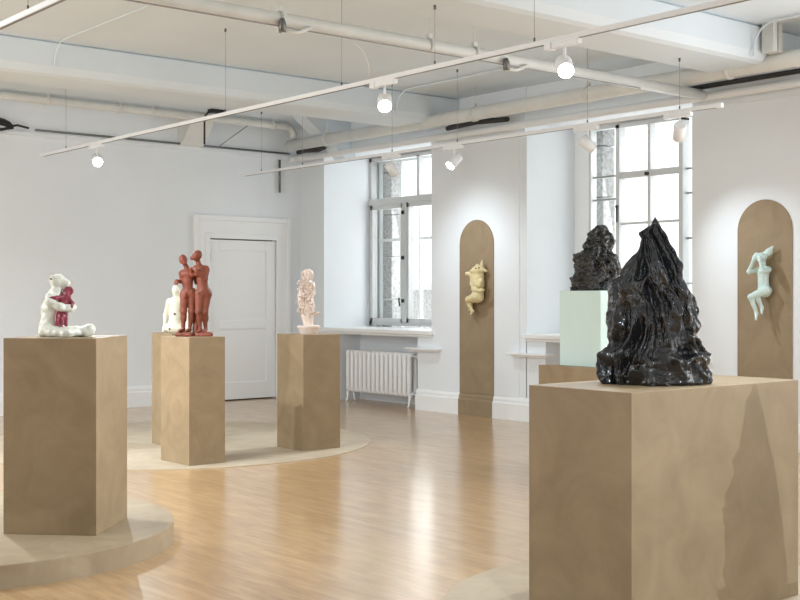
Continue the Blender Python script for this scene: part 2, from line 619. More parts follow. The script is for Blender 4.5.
# ------------------------------------------------------------------ windows
def window(n, y0, y1, kind):
    """y1 is the far (left in the photo) side"""
    root = struct(bpy.data.objects.new('window_%d' % n, None))
    COL.objects.link(root)
    root.location = (10.88, (y0 + y1) / 2, 0)

    def part(mb, name, mat):
        o = mb.build(name, mat, root)
        o.data.transform(Matrix.Translation((-10.88, -(y0 + y1) / 2, 0)))
        return o
    XF, XB = 10.85, 10.94
    if kind == 'casement':
        a, c = y0 + .03, y1 - .005
        m = (a + c) / 2
        b = MB()
        b.box(XF, c - .05, 1.04, XB, c, 3.47).box(XF, a, 1.04, XB, a + .05, 3.47)
        b.box(XF, a, 3.42, XB, c, 3.47).box(XF, a, 1.04, XB, c, 1.10)
        b.box(XF - .03, a, 2.78, XB, c, 2.875, .01)
        part(b, 'frame', M['frame'])
        # the two opening leaves and their middle post
        yl = 13.03
        for q0, q1 in ((yl + .01, c - .045), (yl - .86, yl - .06)):
            b = MB()
            b.box(XF - .02, q1 - .05, 1.09, XB - .02, q1, 2.78).box(XF - .02, q0, 1.09, XB - .02, q0 + .05, 2.78)
            b.box(XF - .02, q0, 1.09, XB - .02, q1, 1.145).box(XF - .02, q0, 2.72, XB - .02, q1, 2.78)
            part(b, 'sash', M['frame'])
            part(MB().box(XF + .02, q0 + .04, 1.12, XF + .026, q1 - .04, 2.74), 'pane', M['glass'])
        part(MB().box(XF - .04, yl - .07, 1.09, XB, yl + .02, 2.79, .01), 'post', M['frame'])
        part(MB().box(XF - .02, yl - .95, 1.09, XB, yl - .85, 2.79, .01), 'post', M['frame'])
        b = MB()
        for yy in (12.74, 12.10):
            b.box(XF, yy - .025, 2.86, XB, yy + .025, 3.44)
        part(b, 'glazing_bar', M['frame'])
        part(MB().box(XF + .03, a, 2.86, XF + .036, c, 3.44), 'pane', M['glass'])
        for z in (1.37, 1.98, 2.62):
            part(MB().box(XF - .065, yl - .042, z, XF - .042, yl - .03, z + .05, .002), 'hinge', M['dark'])
            part(MB().box(XF - .065, yl - .012, z, XF - .042, yl + .0, z + .05, .002), 'hinge', M['dark'])
        part(MB().tube([(XF - .045, 13.085, 1.32), (XF - .06, 13.085, 1.40), (XF - .055, 13.085, 1.44)], .011, 8), 'handle', M['dark'])
        # second, outer layer of glazing
        b = MB()
        X2, X3 = 11.0, 11.05
        for yy in (13.78, 13.30, 12.88, 12.10, 11.62):
            b.box(X2, yy - .02, 1.0, X3, yy + .02, 3.45)
        for z in (1.06, 2.28, 2.83, 3.42):
            b.box(X2 + .01, a, z - .02, X3 - .01, c, z + .02)
        part(b, 'outer_frame', M['trim'])
    else:
        b = MB()
        b.box(XF, y1 - .25, 1.04, XB, y1, 3.48).box(XF, y0, 1.04, XB, y0 + .25, 3.48)
        part(b, 'jamb_panel', M['trim'])
        a, c = y0 + .25, y1 - .25
        b = MB()
        b.box(XF - .012, c - .02, 1.04, XB, c + .01, 3.46).box(XF - .012, a - .01, 1.04, XB, a + .02, 3.46)
        b.box(XF, a, 3.43, XB, c, 3.48).box(XF, a, 1.04, XB, c, 1.10)
        for z in (2.87, 2.6, 2.1, 1.6):
            b.box(XF + .03, a, z - .012, XB - .03, y0 + 0.750, z + .012).box(XF + .03, y0 + 1.670, z - .012, XB - .03, c, z + .012)
        part(b, 'frame', M['frame'])
        q0, q1 = y0 + 0.740, y0 + 1.695
        b = MB()
        for yy in (q0, q1 - .055):
            b.box(XF - .03, yy, 1.09, XB, yy + .055, 3.452)
        b.box(XF - .026, q0 + .02, 2.82, XB - .01, q1 - .02, 2.895).box(XF - .03, q0, 3.41, XB, q1, 3.465).box(XF - .03, q0, 1.09, XB, q1, 1.16)
        part(b, 'sash', M['frame'])
        b = MB()
        b.box(XF - .01, y0 + 1.205, 1.1, XB - .01, y0 + 1.245, 3.44)
        for z in (2.3, 1.7):
            b.box(XF, q0 + .03, z - .014, XB - .02, q1 - .03, z + .014)
        part(b, 'glazing_bar', M['frame'])
        part(MB().box(XF + .03, a, 1.08, XF + .036, c, 3.44), 'pane', M['glass'])
        part(MB().box(XF - .06, y0 + 1.205, 2.83, XF - .03, y0 + 1.255, 2.87, .008), 'latch', M['dark'])
        part(MB().tube([(XF - .05, y0 + 1.660, 2.32), (XF - .05, y0 + 1.660, 2.50)], .009, 8).ball((XF - .05, y0 + 1.660, 2.50), .02), 'handle', M['dark'])
    b = MB()
    b.box(XW - .07, y0 - .03, .965, XF + .02, y1 + .03, 1.02, .012)
    b.box(XW - .03, y0 + .0, .935, XF, y1 - .0, .967, .006)
    part(b, 'window_sill', M['trim'])
    # rough stone reveal outside the glass
    b = MB()
    for q in ((y1 - .27, y1 + .35), (y0 - .35, y0 + .1)):
        for j in range(5):
            b.box(11.06, q[0] + .012 * (j % 2), .8 + j * .62, 11.28, q[1], .8 + (j + 1) * .62 - .012, .012)
    b.box(11.06, y0 - .3, 3.50, 11.28, y1 + .3, 3.95)
    b.box(11.06, y0 - .3, .7, 11.4, y1 + .3, 1.0)
    part(b, 'stone_reveal', M['stone'])
    return root


window(1, 11.48, 13.84, 'casement')
window(2, 7.46, 9.82, 'sash')
window(3, 3.44, 5.80, 'sash')
window(4, -.58, 1.78, 'sash')

# a roof stair seen through the far window
nb = thing('neighbouring_roof', 'pale grey roof edge with a white stair rail seen through the left window', 'building', (16.5, 19.0, 0))
nbm = MB().box(-1, -4, -2, 1, 2.3, 1.60)
nbm.build('roof_wall', M['stone'], nb)
MB().box(-1.1, -4, 1.60, 1, 2.4, 1.74).build('coping', M['trim'], nb)
b = MB()
b.tube([(-1.15, 1.0, 1.75), (-1.15, -.6, .5)], .07, 8)
for k in range(5):
    b.tube([(-1.15, .9 - k * .35, -.5), (-1.15, .9 - k * .35, 1.66 - k * .27)], .03, 8)
b.build('stair_rail', M['trim'], nb)

# ------------------------------------------------------------------ painted arches
def arch(name, yc, hw, spring, label):
    pts = [(-hw, 0), (hw, 0)] + [(hw * math.cos(q), spring + hw * math.sin(q)) for q in [PI * k / 40 for k in range(41)]]
    root = thing(name, label, 'arched panel', (XW, yc, 0))
    bm = MB()
    up = [(u, max(z, .272)) for u, z in pts]
    bm.prism(up, 'x', -.024, -.0125)
    bm.build('arch_face', M['tan_arch'], root)
    bm = MB()
    bm.prism([(u - (.006 if u < -.001 else 0), z + (.004 if z > .2 else 0)) for u, z in prof], 'y', -hw, hw)
    bm.build('painted_skirting', M['tan_arch'], root)
    return root


arch('painted_arch', 10.655, .300, 2.09, 'tall tan painted arch on the pier between the two windows')
arch('painted_arch', 6.63, .300, 2.085, 'tan painted arch on the far right pier, behind the pale blue figure')


# ------------------------------------------------------------------ radiators in the niches
def radiator(y0, y1, n, label):
    xc = XW + .12
    root = thing('radiator', label, 'radiator', (xc, (y0 + y1) / 2, 0), 0, 'cast iron radiators under the windows')
    w = (y1 - y0) / n
    for k in range(n):
        yy = y0 + (k + .5) * w - (y0 + y1) / 2
        b = MB()
        for xx in (-.05, .05):
            b.tube([(xx, yy, .14), (xx, yy, .18), (xx, yy, .68), (xx, yy, .71)], [.02, .034, .034, .02], 10)
        b.tube([(-.06, yy, .68), (.06, yy, .68)], .036, 10)
        b.tube([(-.06, yy, .17), (.06, yy, .17)], .036, 10)
        c = b.build('radiator_section', M['rad'], root)
    b = MB()
    for z in (.17, .67):
        b.tube([(0, y0 + .02 - (y0 + y1) / 2, z), (0, y1 - .02 - (y0 + y1) / 2, z)], .028, 10)
    b.build('connecting_tube', M['rad'], root)
    for yy in (y0 + .04, y1 - .04):
        for s in (-1, 1):
            q = yy - (y0 + y1) / 2
            MB().tube([(s * .05, q, .17), (s * .055, q, .08), (s * .065, q, .02), (s * .085, q, 0.008)], [.024, .018, .016, .02], 8).build('leg', M['rad'], root)
    b = MB()
    q = y0 - (y0 + y1) / 2
    b.tube([(0, q + .02, .67), (0, q - .08, .67), (.03, q - .1, .62), (.03, q - .1, .0)], .016, 8)
    b.tube([(0, q + .02, .17), (0, q - .06, .17)], .014, 8)
    b.tube([(0, q - .08, .64), (0, q - .08, .72)], .028, 8)
    b.build('valve_pipe', M['pipe_white'], root)
    return root


radiator(11.98, 13.40, 15, 'white cast iron column radiator standing in the niche under the left window')

# ------------------------------------------------------------------ ceiling services
def pipe_thing(name, label, cat, paths, r, mat, clamps=(), axis='y', seg=16):
    c = Vector(paths[0][0])
    root = thing(name, label, cat, c)
    b = MB()
    for p in paths:
        b.tube([Vector(q) - c for q in p], r, seg)
    b.build('pipe_run', mat, root)
    for q in clamps:
        q = Vector(q) - c
        dx = Vector((0, .018, 0)) if axis == 'y' else Vector((.018, 0, 0))
        b = MB().tube([q - dx, q + dx], r + .012, seg)
        b.tube([q + Vector((0, 0, r)), q + Vector((0, 0, CZ - q.z - c.z))], .006, 6)
        b.box(q.x - .02, q.y - .02, q.z + r - .005, q.x + .02, q.y + .02, q.z + r + .045)
        b.build('pipe_clamp', mat, root)
    return root


def bend(p, r, d1, d2, k=6):
    """quarter bend at corner p, coming along d1 and leaving along d2"""
    p, d1, d2 = Vector(p), Vector(d1), Vector(d2)
    return [p - d1 * r + d1 * r * math.sin(q) + d2 * r * (1 - math.cos(q)) for q in [PI / 2 * i / k for i in range(k + 1)]]


# heating main crossing the room between the beams
pipe_thing('heating_pipe', 'thick cream heating pipe crossing the ceiling between the two beams', 'pipe',
           [[(XL, 7.2, 3.44), (3, 7.2, 3.445), (6, 7.2, 3.45), (9.815, 7.2, 3.44)]], .05, M['pipe'],
           [(4.83, 7.2, 3.448), (6.25, 7.2, 3.449), (6.74, 7.2, 3.449), (2, 7.2, 3.443)], 'x')
pipe_thing('thin_conduit', 'thin grey conduit clipped under the thick crossing pipe', 'pipe',
           [[(XL, 7.15, 3.383), (8.8, 7.15, 3.388)]], .006, M['wire'], (), 'x', 8)
# pipe along the back wall, dropping at the corner to the window wall pipe
pth = [(XL, 13.9, 3.83), (3, 13.9, 3.83)] + bend((9.55, 13.9, 3.83), .12, (1, 0, 0), (0, 0, -1)) + [(9.55, 13.9, 3.665)]
pipe_thing('corner_pipe', 'cream pipe along the back wall top bending down at the corner', 'pipe', [pth], .048, M['pipe'],
           [(5.95, 13.9, 3.83), (6.9, 13.9, 3.83), (7.35, 13.9, 3.83), (9.2, 13.9, 3.83)], 'x')
pipe_thing('window_pipe', 'thick cream pipe running above the windows along the right wall', 'pipe',
           [[(9.55, 14.02, 3.575), (9.55, 8, 3.585), (9.55, YN + .2, 3.575)]], .078, M['pipe'],
           [(9.55, 13.1, 3.58), (9.55, 10.2, 3.58), (9.55, 8.45, 3.58), (9.55, 6.7, 3.58)], 'y', 20)
pth = [(XL, 14.33, 3.48), (8, 14.33, 3.48)] + bend((9.86, 14.33, 3.44), .1, (1, 0, 0), (0, -1, 0)) + [(9.86, 8, 3.43), (9.86, YN + .2, 3.42)]
pipe_thing('lower_pipe', 'thinner white pipe running below the thick one above the windows', 'pipe', [pth[2:]], .045, M['pipe_white'],
           [], 'y')
pipe_thing('wall_conduit', 'dark thin conduit along the top of the back wall', 'pipe',
           [[(6.0, 14.39, 3.53), (9.8, 14.37, 3.52)]], .013, M['metal'], (), 'x', 8)
tag(recenter(MB().tube([(9.80, 10.95, 3.515), (9.78, 10.4, 3.53), (9.80, 9.9, 3.51)], .03, 10).tube([(9.78, 10.9, 3.53), (9.75, 10.1, 3.55)], .018, 8)
             .build('cable_bundle', M['dark'])), 'short black cable bundle lying on the pipe above the arch between windows', 'cable')
tag(recenter(MB().tube([(9.77, 7.5, 3.505), (9.77, 5, 3.51), (9.77, 2, 3.505)], .02, 8).tube([(9.70, 7.45, 3.51), (9.70, 2, 3.51)], .012, 8)
             .build('cable_bundle', M['dark'])), 'long dark cables lying on the pipe at the upper right', 'cable')
tag(recenter(MB().tube([(9.58, 13.85, 3.47), (9.62, 13.7, 3.5), (9.68, 13.5, 3.5), (9.66, 13.3, 3.49)], [.03, .045, .05, .02], 8)
             .build('cable_bundle', M['dark'])), 'black cable bundle under the pipe bend in the room corner', 'cable')
# conduits on the ceiling that turn down the beams
for name, lab, x, y0, yb in (('ceiling_conduit', 'thin white conduit turning down the far beam beside the wall pipe', 8.98, 9.0, 10.93),
                             ('ceiling_conduit', 'thin white conduit arching down the near beam at the upper right', 9.24, 5.55, 6.23),
                             ('ceiling_conduit', 'faint thin white conduit turning down the far beam at upper left', 4.75, 7.4, 10.94)):
    p = [(x + (.0), y0, CZ - .02)] + bend((x, yb, CZ - .02), .22, (0, 1, 0), (0, 0, -1)) + [(x, yb, BZ + .03)]
    tag(recenter(MB().tube(p, .009 if 'upper left' not in lab else .005, 8).build(name, M['ceiling'])), lab, 'pipe', 'conduits turning down the beams')
# steel channel post and drop pipe by the near beam
tag(recenter(MB().box(9.35, 6.1, 3.64, 9.41, 6.22, CZ).box(9.43, 6.1, 3.64, 9.49, 6.22, CZ).build('hanger_bracket', M['pipe'])),
    'pair of short steel hangers between pipe and ceiling at upper right', 'bracket')


def sprinkler(loc, dirx, label):
    root = thing('pipe_branch', label, 'pipe', loc, 0, 'short branch pipes')
    MB().tube([(0, 0, 0), (-.12 * dirx, 0, -.05), (-.26 * dirx, -.02, -.06)], .016, 8).build('branch_arm', M['pipe'], root)
    MB().tube([(-.26 * dirx, -.02, -.07), (-.26 * dirx, -.02, .0), (-.26 * dirx, -.02, .03)], [.028, .028, .014], 10).build('valve_head', M['metal'], root)
    return root


sprinkler((5.06, 7.15, 3.41), 1, 'short branch with a dark valve on the crossing pipe, upper left')
sprinkler((7.30, 7.15, 3.41), 1, 'short branch with a dark valve on the crossing pipe, beside the brightest lamp')
tag(recenter(MB().tube([(5.44, 7.2, 3.40), (5.6, 7.22, 3.32), (5.69, 7.27, 3.24), (5.735, 7.32, 3.15)], .005, 8).build('hanging_wire', M['pipe'])),
    'loose pale wire dangling from the crossing pipe to the long track', 'wire')
# coil of black cable and power drop on the back wall
b = MB()
for k in range(4):
    pts = [(5.34 + .28 * math.cos(a) + .01 * k, 14.28 - .02 * k, 3.545 + .055 * math.sin(a) - .012 * k + .02 * math.sin(2 * a + k)) for a in [2 * PI * i / 28 for i in range(29)]]
    b.tube(pts, .017, 7)
b.tube([(5.60, 14.3, 3.52), (5.75, 14.33, 3.56), (5.9, 14.36, 3.54)], .014, 7)
tag(recenter(b.build('cable_coil', M['dark'])), 'coil of black cable hung on the back wall at upper left', 'cable')
b = MB().tube([(8.06, 13.6, 3.862), (8.0, 13.6, 3.85), (7.955, 13.6, 3.80), (7.945, 13.6, 3.70), (7.945, 13.6, 3.43)], .013, 8)
b.box(8.02, 13.55, 3.85, 8.22, 13.65, 3.897)
tag(recenter(b.build('power_drop', M['dark'])), 'black cable drop with a socket box above the terracotta couple', 'cable')
tag(recenter(MB().tube([(9.63, 14.37, 3.42), (9.63, 14.37, 2.95)], .018, 8).build('pipe_stub', M['metal'])),
    'short grey vertical pipe on the back wall beside the corner', 'pipe')
tag(recenter(MB().tube([(8.62, 14.36, 3.53), (9.02, 14.2, 3.86)], .008, 6).build('slanted_wire', M['wire'])),
    'thin wire slanting up the back wall to the corner pipe', 'wire')

# ------------------------------------------------------------------ lighting tracks
def track(x, y0, y1, z, wires, label):
    root = thing('lighting_track', label, 'lighting track', (x, (y0 + y1) / 2, z), 0, 'suspended lighting tracks')
    L = (y1 - y0) / 2
    MB().box(-.018, -L, -.017, .018, L, .017, .003).build('rail', M['lamp_white'], root)
    MB().box(-.01, -L + .01, -.019, .01, L - .01, -.016).build('contact_slot', M['metal'], root)
    for s in (-1, 1):
        MB().box(-.02, s * L - .03, -.02, .02, s * L + .03, .02, .004).build('end_cap', M['lamp_white'], root)
    for wy in wires:
        q = wy - (y0 + y1) / 2
        top = (CZ if not any(a < wy < c for a, c in ((10.95, 11.65), (6.25, 6.95))) else BZ) - z
        w = MB().tube([(0, q, .015), (0, q, top - .02)], .002, 6).build('suspension_wire', M['wire'], root)
        MB().tube([(0, q, top - .03), (0, q, top)], .010, 8).build('ceiling_mount', M['metal'], w)
        MB().tube([(0, q, .012), (0, q, .045)], .007, 8).build('wire_grip', M['metal'], w)
    return root


track(5.74, 2.6, 13.55, 3.12, (12.9, 9.45, 7.68, 6.55, 5.55, 3.6), 'long white lighting track crossing the ceiling with three lit spotlights')
track(8.69, 6.2, 13.85, 3.10, (13.4, 12.45, 10.66, 9.55, 7.70, 6.62), 'white lighting track hung in front of the windows')
track(2.77, 2.5, 8.6, 3.10, (6.75, 4.0), 'short stretch of white lighting track in the upper left corner')


def spotlight(x, y, aim, lit, label, power=0, deg=38, z=3.10, col=(.87, .94, 1)):
    root = thing('track_spotlight', label, 'spotlight', (x, y, z), 0, 'track spotlights')
    MB().box(-.022, -.13, -.055, .022, .10, -.014, .005).build('adapter', M['lamp_white'], root)
    MB().box(-.028, .10, -.06, .028, .16, -.012, .006).build('driver_box', M['lamp_white'], root)
    MB().tube([(0, 0, -.05), (0, 0, -.13)], .010, 8).build('stem', M['lamp_white'], root)
    c = Vector((0, 0, -.185))
    dirv = (Vector(aim) - (Vector((x, y, z)) + c)).normalized()
    rot = dirv.to_track_quat('-Z', 'Y').to_matrix()

    def P(t):
        return c + dirv * t
    hd = MB().tube([P(-.085), P(-.08), P(.075), P(.078)], [.045, .055, .055, .05], 20).build('lamp_head', M['lamp_white'], root)
    hd.data.update()
    MB().tube([P(.079), P(.083), P(.085)], [.05, .045, .02], 20).build('lens', M['lens'] if lit else M['lens_off'], hd)
    MB().tube([c + Vector((-.06, 0, 0)), c + Vector((.06, 0, 0))], .010, 8).build('yoke', M['lamp_white'], root)
    if power:
        q = Vector((x, y, z)) + P(.10)
        s = spot('spot_beam', q, aim, power, deg, color=col)
        s.parent = root
        s.location = P(.10)
    return root


spotlight(5.74, 12.1, (3.9, 7.2, .8), True, 'lit white spotlight at the far left end of the long track', 110, 80, z=3.12)
spotlight(5.74, 7.13, (3.5, 4.3, .9), True, 'lit white spotlight midway along the long track', 90, 80, z=3.12)
spotlight(5.74, 5.28, (3.5, 2.7, 1.0), True, 'brightest lit spotlight on the long track, nearest the camera', 60, 70, z=3.12)
spotlight(8.69, 10.66, (10.1, 10.6, 1.5), False, 'white spotlight in front of the left window, seen from behind', 42, 100)
spotlight(8.69, 9.60, (6.0, 9.8, .4), True, 'lit spotlight above the arch between the windows', 170, 70)
spotlight(8.69, 7.70, (10.0, 6.55, 1.55), False, 'unlit looking grey spotlight at the left of the right window, aimed away', 60, 60)
spotlight(8.69, 6.62, (10.2, 8.0, 1.2), False, 'grey spotlight against the bright panes of the right window')
# fixtureless unseen spots: couple and front set from cast shadows, the rest added fill
spot('fill_beam_black', (2.77, 1.6, 3.0), (4.5, 3.5, 1.0), 110, 64, 1)
spot('track_beam_couple', (2.77, 8.5, 3.0), (5.5, 9.5, .9), 150, 50, 1)
spot('track_beam_front', (6.6, -2.5, 3.0), (4.75, 3.24, .65), 360, 34, 1, .01)
spot('fill_beam_top', (5.74, 3.3, 3.0), (4.6, 3.5, 1.05), 110, 60, 1)
for x_, y_ in ((2.77, 7.9), (2.77, 10.0), (2.77, 11.9), (8.69, 5.0)):
    spot('fill_wash', (x_, y_, 3.0), (x_ + (1.2 if x_ < 5 else -.6), y_ + .1, 0), 170 if x_ < 5 else 60, 130, 1)
spot('fill_beam_bear', (5.74, 3.4, 3.0), (2.95, 6.5, .7), 300, 50, 1)

# ------------------------------------------------------------------ platforms and pedestals
def disc(x, y, r, h, label, mat='tan_light'):
    o = MB().lathe([(r, 0), (r, h - .004), (r - .004, h)], 128).build('round_platform', M[mat])
    o.location = (x, y, 0)
    return tag(o, label, 'platform')


disc(2.50, 7.0, 1.19, .12, 'thick round pale tan platform under the cross-legged bear sculpture', 'tan_shaded')
disc(5.884, 10.665, 1.955, .010, 'thin round pale tan disc on the floor under the three far pedestals')
disc(4.60, 3.46, 1.137, .010, 'thin round pale tan disc under the large pedestal with the black sculpture')


def pedestal(x0, y0, x1, y1, z0, z1, label, mat='tan', rz=0, bev=.003):
    cx_, cy_ = (x0 + x1) / 2, (y0 + y1) / 2
    o = MB().box(x0 - cx_, y0 - cy_, 0, x1 - cx_, y1 - cy_, z1 - z0, bev).build('pedestal', M[mat])
    o.location = (cx_, cy_, z0)
    o.rotation_euler = (0, 0, rz)
    return tag(o, label, 'pedestal')


s = .2687
pedestal(2.945 - s, 6.6 - s, 2.945 + s, 6.6 + s, .12, 1.22, 'square tan pedestal on the thick platform, carrying the white bear', rz=PI / 4)
pedestal(5.12, 9.02, 5.475, 9.52, .01, 1.105, 'slim tan pedestal carrying the two terracotta figures')
pedestal(6.43, 9.2, 6.86, 9.64, .01, 1.095, 'slim tan pedestal carrying the pale encrusted statuette')
pedestal(5.63, 10.25, 6.0, 10.65, .01, 1.10, 'slim tan pedestal partly hidden behind the terracotta couple pedestal')
pedestal(3.93, 3.24, 5.178, 3.835, .01, 1.05, 'large wide tan pedestal at the right front, carrying the big black sculpture')
pedestal(7.05, 5.95, 7.9, 6.77, 0, .90, 'wide tan pedestal under the pale mint block')
pedestal(7.16, 6.21, 7.62, 6.64, .90, 1.50, 'pale mint green block standing on a tan pedestal', 'mint')


# ------------------------------------------------------------------ sculptures
def sculpture(name, label, loc, rz=VIEW_ROT):
    return thing(name, label, 'sculpture', loc, rz)


def clip_base(o, parent):
    me = o.data
    for v in me.vertices:
        if v.co.z < 0:
            v.co.z = 0
    return o


# --- white bear sitting cross-legged, hugging a crimson creature
K = .000775


def Z(x, y, d=0, ox=315, oy=541, k=K):
    return ((x - ox) * k, d, (oy - y) * k)


bear = sculpture('bear_sculpture', 'white ceramic bear sitting cross-legged and hugging a small crimson creature', (2.945, 6.6, 1.22))
pr_ = [
    ('c', Z(195, 470, .0), Z(205, 330, .0), .066, .062), ('c', Z(205, 330), Z(228, 232), .062, .038),
    ('c', Z(170, 478), Z(255, 490), .05, .045),
    ('e', Z(222, 250, 0), (.035, .075, .035), None),
    ('c', Z(225, 235), Z(240, 170, 0), .040, .032),                     # neck
    ('e', Z(238, 124, 0), (.042, .040, .038), None), ('c', Z(252, 122, 0), Z(308, 144, -.004), .034, .022),  # head, muzzle
    ('e', Z(312, 142, -.004), (.014, .013, .012), None),
    ('e', Z(215, 92, -.034), (.012, .008, .010), None), ('e', Z(222, 88, .034), (.014, .009, .014), None),
    # near arm (towards the camera) wrapping round
    ('c', Z(205, 246, -.060), Z(215, 280, -.080), .026, .024), ('c', Z(215, 280, -.080), Z(290, 316, -.085), .024, .020),
    ('c', Z(290, 318, -.088), Z(355, 330, -.060), .023, .020), ('e', Z(368, 324, -.045), (.022, .018, .018), None),
    # far arm
    ('c', Z(215, 250, .062), Z(260, 300, .088), .026, .024), ('c', Z(260, 300, .088), Z(345, 318, .045), .024, .018),
    # crossed legs
    ('c', Z(175, 500, -.05), Z(350, 508, -.105), .036, .030), ('c', Z(350, 508, -.105), Z(455, 495, -.03), .028, .026),
    ('c', Z(175, 500, .05), Z(370, 508, .10), .036, .030), ('c', Z(370, 508, .10), Z(440, 505, .03), .028, .026),
    ('c', Z(440, 500, -.03), Z(490, 480, -.035), .026, .028), ('e', Z(497, 490, -.03), (.028, .026, .034), None),
    ('c', Z(405, 515, .02), Z(470, 512, -.05), .022, .02),
    ('e', Z(150, 512, 0), (.035, .08, .026), None),
]
clip_base(sdf_mesh('body', pr_, .0042, .018, M['ceramic_white'], bear, .004, 34), bear)
MB().ball(Z(217, 108, -.0335), .011, 2, (1.6, .7, .8)).build('eye', M['hole'], bear, True)
pk = [
    ('e', Z(325, 205, -.01), (.026, .026, .022), None), ('e', Z(298, 196, -.02), (.010, .008, .012), None),
    ('e', Z(355, 200, -.02), (.012, .008, .014), None), ('e', Z(330, 178, -.01), (.018, .014, .010), None),
    ('e', Z(322, 222, -.032), (.012, .012, .010), None),
    ('c', Z(310, 235, -.01), Z(298, 300, -.03), .026, .030), ('c', Z(298, 300, -.03), Z(285, 345, -.03), .030, .026),
    ('c', Z(300, 245, -.03), Z(255, 250, -.08), .013, .011), ('c', Z(255, 250, -.08), Z(215, 256, -.092), .011, .009),
    ('c', Z(325, 245, -.02), Z(365, 290, -.04), .014, .011), ('c', Z(365, 290, -.04), Z(372, 318, -.072), .010, .009),
    ('c', Z(270, 345, -.05), Z(258, 400, -.06), .017, .012), ('c', Z(258, 400, -.06), Z(262, 462, -.062), .012, .008),
    ('c', Z(300, 345, -.04), Z(290, 410, -.05), .017, .012), ('c', Z(290, 410, -.05), Z(296, 470, -.055), .012, .008),
    ('c', Z(318, 330, -.03), Z(316, 400, -.035), .015, .012), ('c', Z(316, 400, -.035), Z(320, 455, -.04), .012, .009),
]
cr = sdf_mesh('small_creature', pk, .0035, .010, M['ceramic_pink'], bear, .003, 60)
cr['label'] = 'small crimson glazed creature held in the arms'

# --- terracotta couple
K2 = .00152


def T(x, y, d=0):
    return ((x - 218) * K2, d, (549 - y) * K2)


couple = sculpture('couple_sculpture', 'two standing terracotta nude figures leaning together on a clay base', (5.30, 9.25, 1.105))
base = [('e', T(162, 535, .0), (.085, .09, .030), None), ('c', T(125, 538, -.03), T(200, 540, -.03), .022, .022), ('c', T(125, 538, .04), T(200, 540, .04), .02, .02)]
base2 = [('c', T(240, 540, -.03), T(308, 541, -.03), .021, .021), ('c', T(240, 540, .05), T(308, 540, .05), .021, .021), ('c', T(272, 536, 0), T(275, 536, .02), .03, .03)]
base = [p for p in base if p[0] == 'c'] + [('c', T(160, 537, 0), T(165, 537, .02), .027, .027)]


for bb in (base, base2):
    clip_base(sdf_mesh('clay_base', bb, .005, .03, M['terracotta'], couple, .004, 40), couple)
left = [
    ('e', T(155, 106, -.005), (.036, .042, .046), (0, -18, 0)), ('c', T(160, 118, -.02), T(166, 126, -.03), .022, .016),
    ('c', T(166, 135, .01), T(178, 165, .012), .020, .022),                             # neck
    ('c', T(150, 182, .015), T(210, 176, .015), .031, .030),                            # shoulders
    ('c', T(180, 190, .01), T(180, 235, .01), .050, .046), ('c', T(178, 235, .01), T(182, 290, .012), .042, .046),
    ('c', T(160, 190, -.01), T(195, 190, -.01), .030, .030),
    ('c', T(168, 298, .01), T(200, 298, .01), .042, .042),                              # pelvis
    ('c', T(164, 305, .0), T(158, 405, -.008), .042, .028), ('c', T(158, 405, -.008), T(154, 500, .01), .028, .015),
    ('e', T(157, 440, .005), (.026, .028, .045), None), ('c', T(154, 512, .008), T(138, 517, -.05), .018, .012),
    ('c', T(205, 305, .015), T(203, 405, .015), .042, .028), ('c', T(203, 405, .015), T(190, 500, .03), .028, .015),
    ('e', T(202, 440, .03), (.026, .028, .045), None), ('c', T(190, 512, .025), T(178, 517, -.03), .018, .012),
    ('c', T(143, 186, .02), T(142, 232, .045), .024, .019), ('c', T(142, 232, .045), T(124, 232, -.03), .018, .014),
    ('e', T(121, 234, -.045), (.017, .02, .022), None), ('c', T(121, 240, -.05), T(128, 250, -.06), .008, .006),
    ('c', T(115, 236, -.05), T(113, 248, -.058), .007, .006), ('c', T(122, 230, -.055), T(131, 240, -.066), .007, .006),
    ('c', T(215, 182, .03), T(225, 240, .06), .024, .018),
    ('e', T(172, 315, -.045), (.012, .014, .018), None),
]
sdf_mesh('left_figure', left, .0046, .014, M['terracotta'], couple, .0015, 50)
